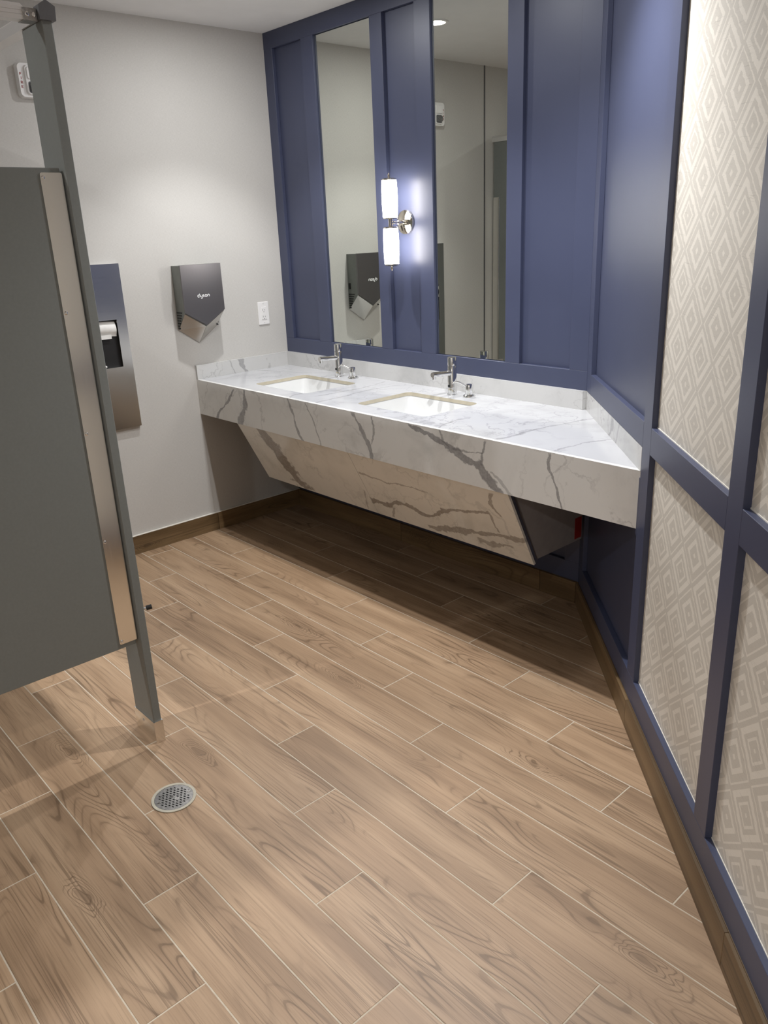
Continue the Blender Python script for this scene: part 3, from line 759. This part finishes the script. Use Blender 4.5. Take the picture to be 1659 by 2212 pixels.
# side panel of the stall with its steel cover strip
sp = thing('partition_panel', 'dark grey stall side panel with a steel strip along its edge', 'partition panel', (1.61, -2.4, .371))
B('panel', (1.600, -3.30, .371), (1.625, -1.818, 1.769), 'grey', sp, .0015)
bm = bmesh.new()
P = rrect((-1.872 - 1.8145) / 2, (.387 + 1.757) / 2, .0575, 1.37, .005, 3)
prism(bm, [(1.6253, y, z) for y, z in P], (.003, 0, 0)); st = fin(bm, 'cover_strip', 'steel_strip', sp)
for zc in (1.745, 1.404, 1.067, .733, .397):
    L('screw', [(0, 0), (.0052, 0), (.0045, .0018), (.0025, .0026), (.0024, .0012), (0, .0012)], (1.6283, -1.8650, zc), 'chrome', st, (1, 0, 0), 16)
pilB = thing('partition_pilaster', 'dark grey stall post beyond the side panel', 'partition post', (1.61, -3.37, 0))
B('post', (1.600, -3.44, .004), (1.626, -3.31, 2.098), 'grey', pilB, .0015)
bm = bmesh.new(); holed(bm, [(1.597, -3.443), (1.629, -3.443), (1.629, -3.307), (1.597, -3.307)], [[(1.600, -3.44), (1.626, -3.44), (1.626, -3.31), (1.600, -3.31)]], 0, .08); fin(bm, 'shoe', 'steel_strip', pilB)
# stall front towards the sinks: door and wall post
dp = thing('stall_door', 'dark grey stall door hung beside the corner post', 'stall door', (.95, -1.797, .371))
B('panel', (.432, PY0, .371), (1.494, PY1, 1.769), 'grey', dp, .0015)
B('latch', (1.440, PY1, 1.00), (1.485, PY1 + .012, 1.05), 'steel_strip', dp, .002)
wp = thing('partition_pilaster', 'dark grey stall post against the linen wall with a steel strip', 'partition post', (.21, -1.797, 0))
B('post', (.012, PY0, .004), (.420, PY1, 2.103), 'grey', wp, .0015)
B('cover_strip', (.012, PY1, .30), (.066, PY1 + .003, 1.757), 'steel_strip', wp, .001)
bm = bmesh.new(); holed(bm, [(.0122, PY0 - .003), (.423, PY0 - .003), (.423, PY1 + .003), (.0122, PY1 + .003)], [[(.0125, PY0), (.42, PY0), (.42, PY1), (.0125, PY1)]], 0, .08); fin(bm, 'shoe', 'steel_strip', wp)
# headrails: ridged tops
hr = thing('headrail', 'aluminium headrail over the stall front with a grey end cap', 'headrail', (.8, -1.797, 2.103))
hp = lambda x, g=0: [(x, -1.815 - g, 2.1035 - g), (x, -1.779 + g, 2.1035 - g), (x, -1.777 + g, 2.131 + g), (x, -1.797, 2.144 + g), (x, -1.814 - g, 2.131 + g)]
PR('rail', hp(.001), (1.620, 0, 0), 'alu', hr)
PR('end_cap', hp(1.621, .002), (.034, 0, 0), 'grey_cap', hr)
h2 = thing('headrail', 'ribbed aluminium headrail over the stall side panel', 'headrail', (1.62, -3, 2.10))
rp = [(1.606, 2.100), (1.640, 2.100), (1.640, 2.1085), (1.6385, 2.109), (1.6385, 2.1105), (1.640, 2.111), (1.640, 2.1175), (1.6385, 2.118), (1.6385, 2.1195), (1.640, 2.120), (1.640, 2.127), (1.623, 2.138), (1.606, 2.127)]
PR('rail', [(x, -1.848, z) for x, z in rp], (0, YF + 1.850, 0), 'alu', h2)
bk = PR('bracket', [(1.604, -1.852, 2.0985), (1.642, -1.852, 2.0985), (1.642, -1.852, 2.126), (1.604, -1.852, 2.126)], (0, .034, 0), 'iron', h2)
L('screw', [(0, 0), (.0062, 0), (.0052, .002), (.003, .003), (.003, .001), (0, .001)], (1.642, -1.842, 2.112), 'chrome', bk, (1, 0, 0), 16)
L('screw', [(0, 0), (.0062, 0), (.0052, .003), (.003, .004), (0, .004)], (1.642, -1.826, 2.112), 'chrome', bk, (1, 0, 0), 16)

# ------------------------------------------------------------------ floor drain
fd = thing('floor_drain', 'round metal floor drain grate set in the plank floor', 'floor drain', (DRAIN[0], DRAIN[1], 0))
bm = bmesh.new(); circ = lambda r, n=40: [(DRAIN[0] + r * math.cos(2 * PI * k / n), DRAIN[1] + r * math.sin(2 * PI * k / n)) for k in range(n)]
holed(bm, circ(DR), [circ(.0575)], .0004, .0030); fin(bm, 'rim', 'drain_rim', fd)
L('sump', [(0, .0004), (.0575, .0004), (.0575, .0008), (0, .0008)], (DRAIN[0], DRAIN[1], 0), 'black', fd, seg=40)
holes = []
screws = [(math.radians(a), .047) for a in (62, 242)]
ca, sa = math.cos(math.radians(20)), math.sin(math.radians(20))
for i in range(-7, 8):
    for j in range(-7, 8):
        u = i * .0135 + (.00675 if j % 2 else 0); v = j * .0085
        if math.hypot(u, v) > .0465: continue
        if abs(u - .004) < .017 and abs(v) < .0065: continue
        if any(math.hypot(u - r * math.cos(a), v - r * math.sin(a)) < .009 for a, r in screws): continue
        hh = []
        for (p, q) in ((-.0037, -.0021), (.0037, -.0021), (.0037, .0021), (-.0037, .0021)):
            x, y = u + p, v + q; hh.append((DRAIN[0] + x * ca - y * sa, DRAIN[1] + x * sa + y * ca))
        holes.append(hh)
bm = bmesh.new(); holed(bm, circ(.0570), holes, .0012, .0026); fin(bm, 'grate', 'iron', fd)
for a, r in screws:
    x, y = r * math.cos(a), r * math.sin(a)
    L('screw', [(0, 0), (.0058, 0), (.0050, .0012), (.0028, .0014), (.0028, .0006), (0, .0006)], (DRAIN[0] + x * ca - y * sa, DRAIN[1] + x * sa + y * ca, .0026), 'chrome', fd, seg=18)
bm = bmesh.new()
def rot(p, q): return (DRAIN[0] + p * ca - q * sa, DRAIN[1] + p * sa + q * ca)
for (a, b, c, d) in ((-.010, .001, .001, .0035), (-.009, -.004, -.002, -.0015), (.006, -.005, .009, .005), (.015, -.005, .018, .005), (.009, -.005, .015, -.0025), (.009, .0025, .015, .005)):
    prism(bm, [(*rot(a, b), .0026), (*rot(c, b), .0026), (*rot(c, d), .0026), (*rot(a, d), .0026)], (0, 0, .0006))
fin(bm, 'cast_mark', 'chrome', fd)

# ------------------------------------------------------------------ recessed downlights
def downlight(x, y, lab, power, cone=96.0, blend=0.45, wide=1.0, col=(0.975, 0.985, 1.0)):
    o = thing('recessed_downlight', lab, 'downlight', (x, y, CEIL), 'recessed ceiling downlights')
    bm = bmesh.new(); C = lambda r: [(x + r * math.cos(2 * PI * k / 40), y + r * math.sin(2 * PI * k / 40)) for k in range(40)]
    holed(bm, C(.066), [C(.050)], CEIL - .005, CEIL); fin(bm, 'trim_ring', 'white', o)
    L('lens', [(0, 0), (.049, 0), (.049, .001), (0, .001)], (x, y, CEIL - .0025), 'lens', o, (0, 0, 1), 32)
    ld = bpy.data.lights.new('downlight_beam', 'SPOT'); ld.energy = power; ld.spot_size = math.radians(cone); ld.spot_blend = blend
    ld.shadow_soft_size = 0.024; ld.color = col
    lo = bpy.data.objects.new('downlight_beam', ld); COL.objects.link(lo); lo.parent = o; lo.location = (0, 0, -.012)
    ad = bpy.data.lights.new('downlight_glow', 'AREA'); ad.shape = 'DISK'; ad.size = 0.05; ad.energy = DOWN_A * power / DOWN_W * wide; ad.color = col
    ao = bpy.data.objects.new('downlight_glow', ad); COL.objects.link(ao); ao.parent = o; ao.location = (0, 0, -.008)
downlight(.648, -.585, 'lit recessed downlight over the basin by the hand dryer, seen in the mirror', DOWN_W * 0.62, 98, 0.5)
downlight(1.450, -.640, 'lit recessed downlight over the basin by the angled wall', DOWN_W * 0.50, 98, 0.5)
downlight(2.220, -.770, 'lit recessed downlight washing the angled wall', DOWN_W * 1.30, 122, 0.7, 0.6)
downlight(1.290, -2.780, 'lit recessed downlight inside the toilet stall', DOWN_W * 1.0, 110, 0.5, 0.9)
downlight(3.900, -3.800, 'added unseen fill downlight at the far end of the aisle', DOWN_W * 0.8, 120, 0.8, 2.4)  # added fill behind the camera, lifts the stall panel, wallpaper and ambient
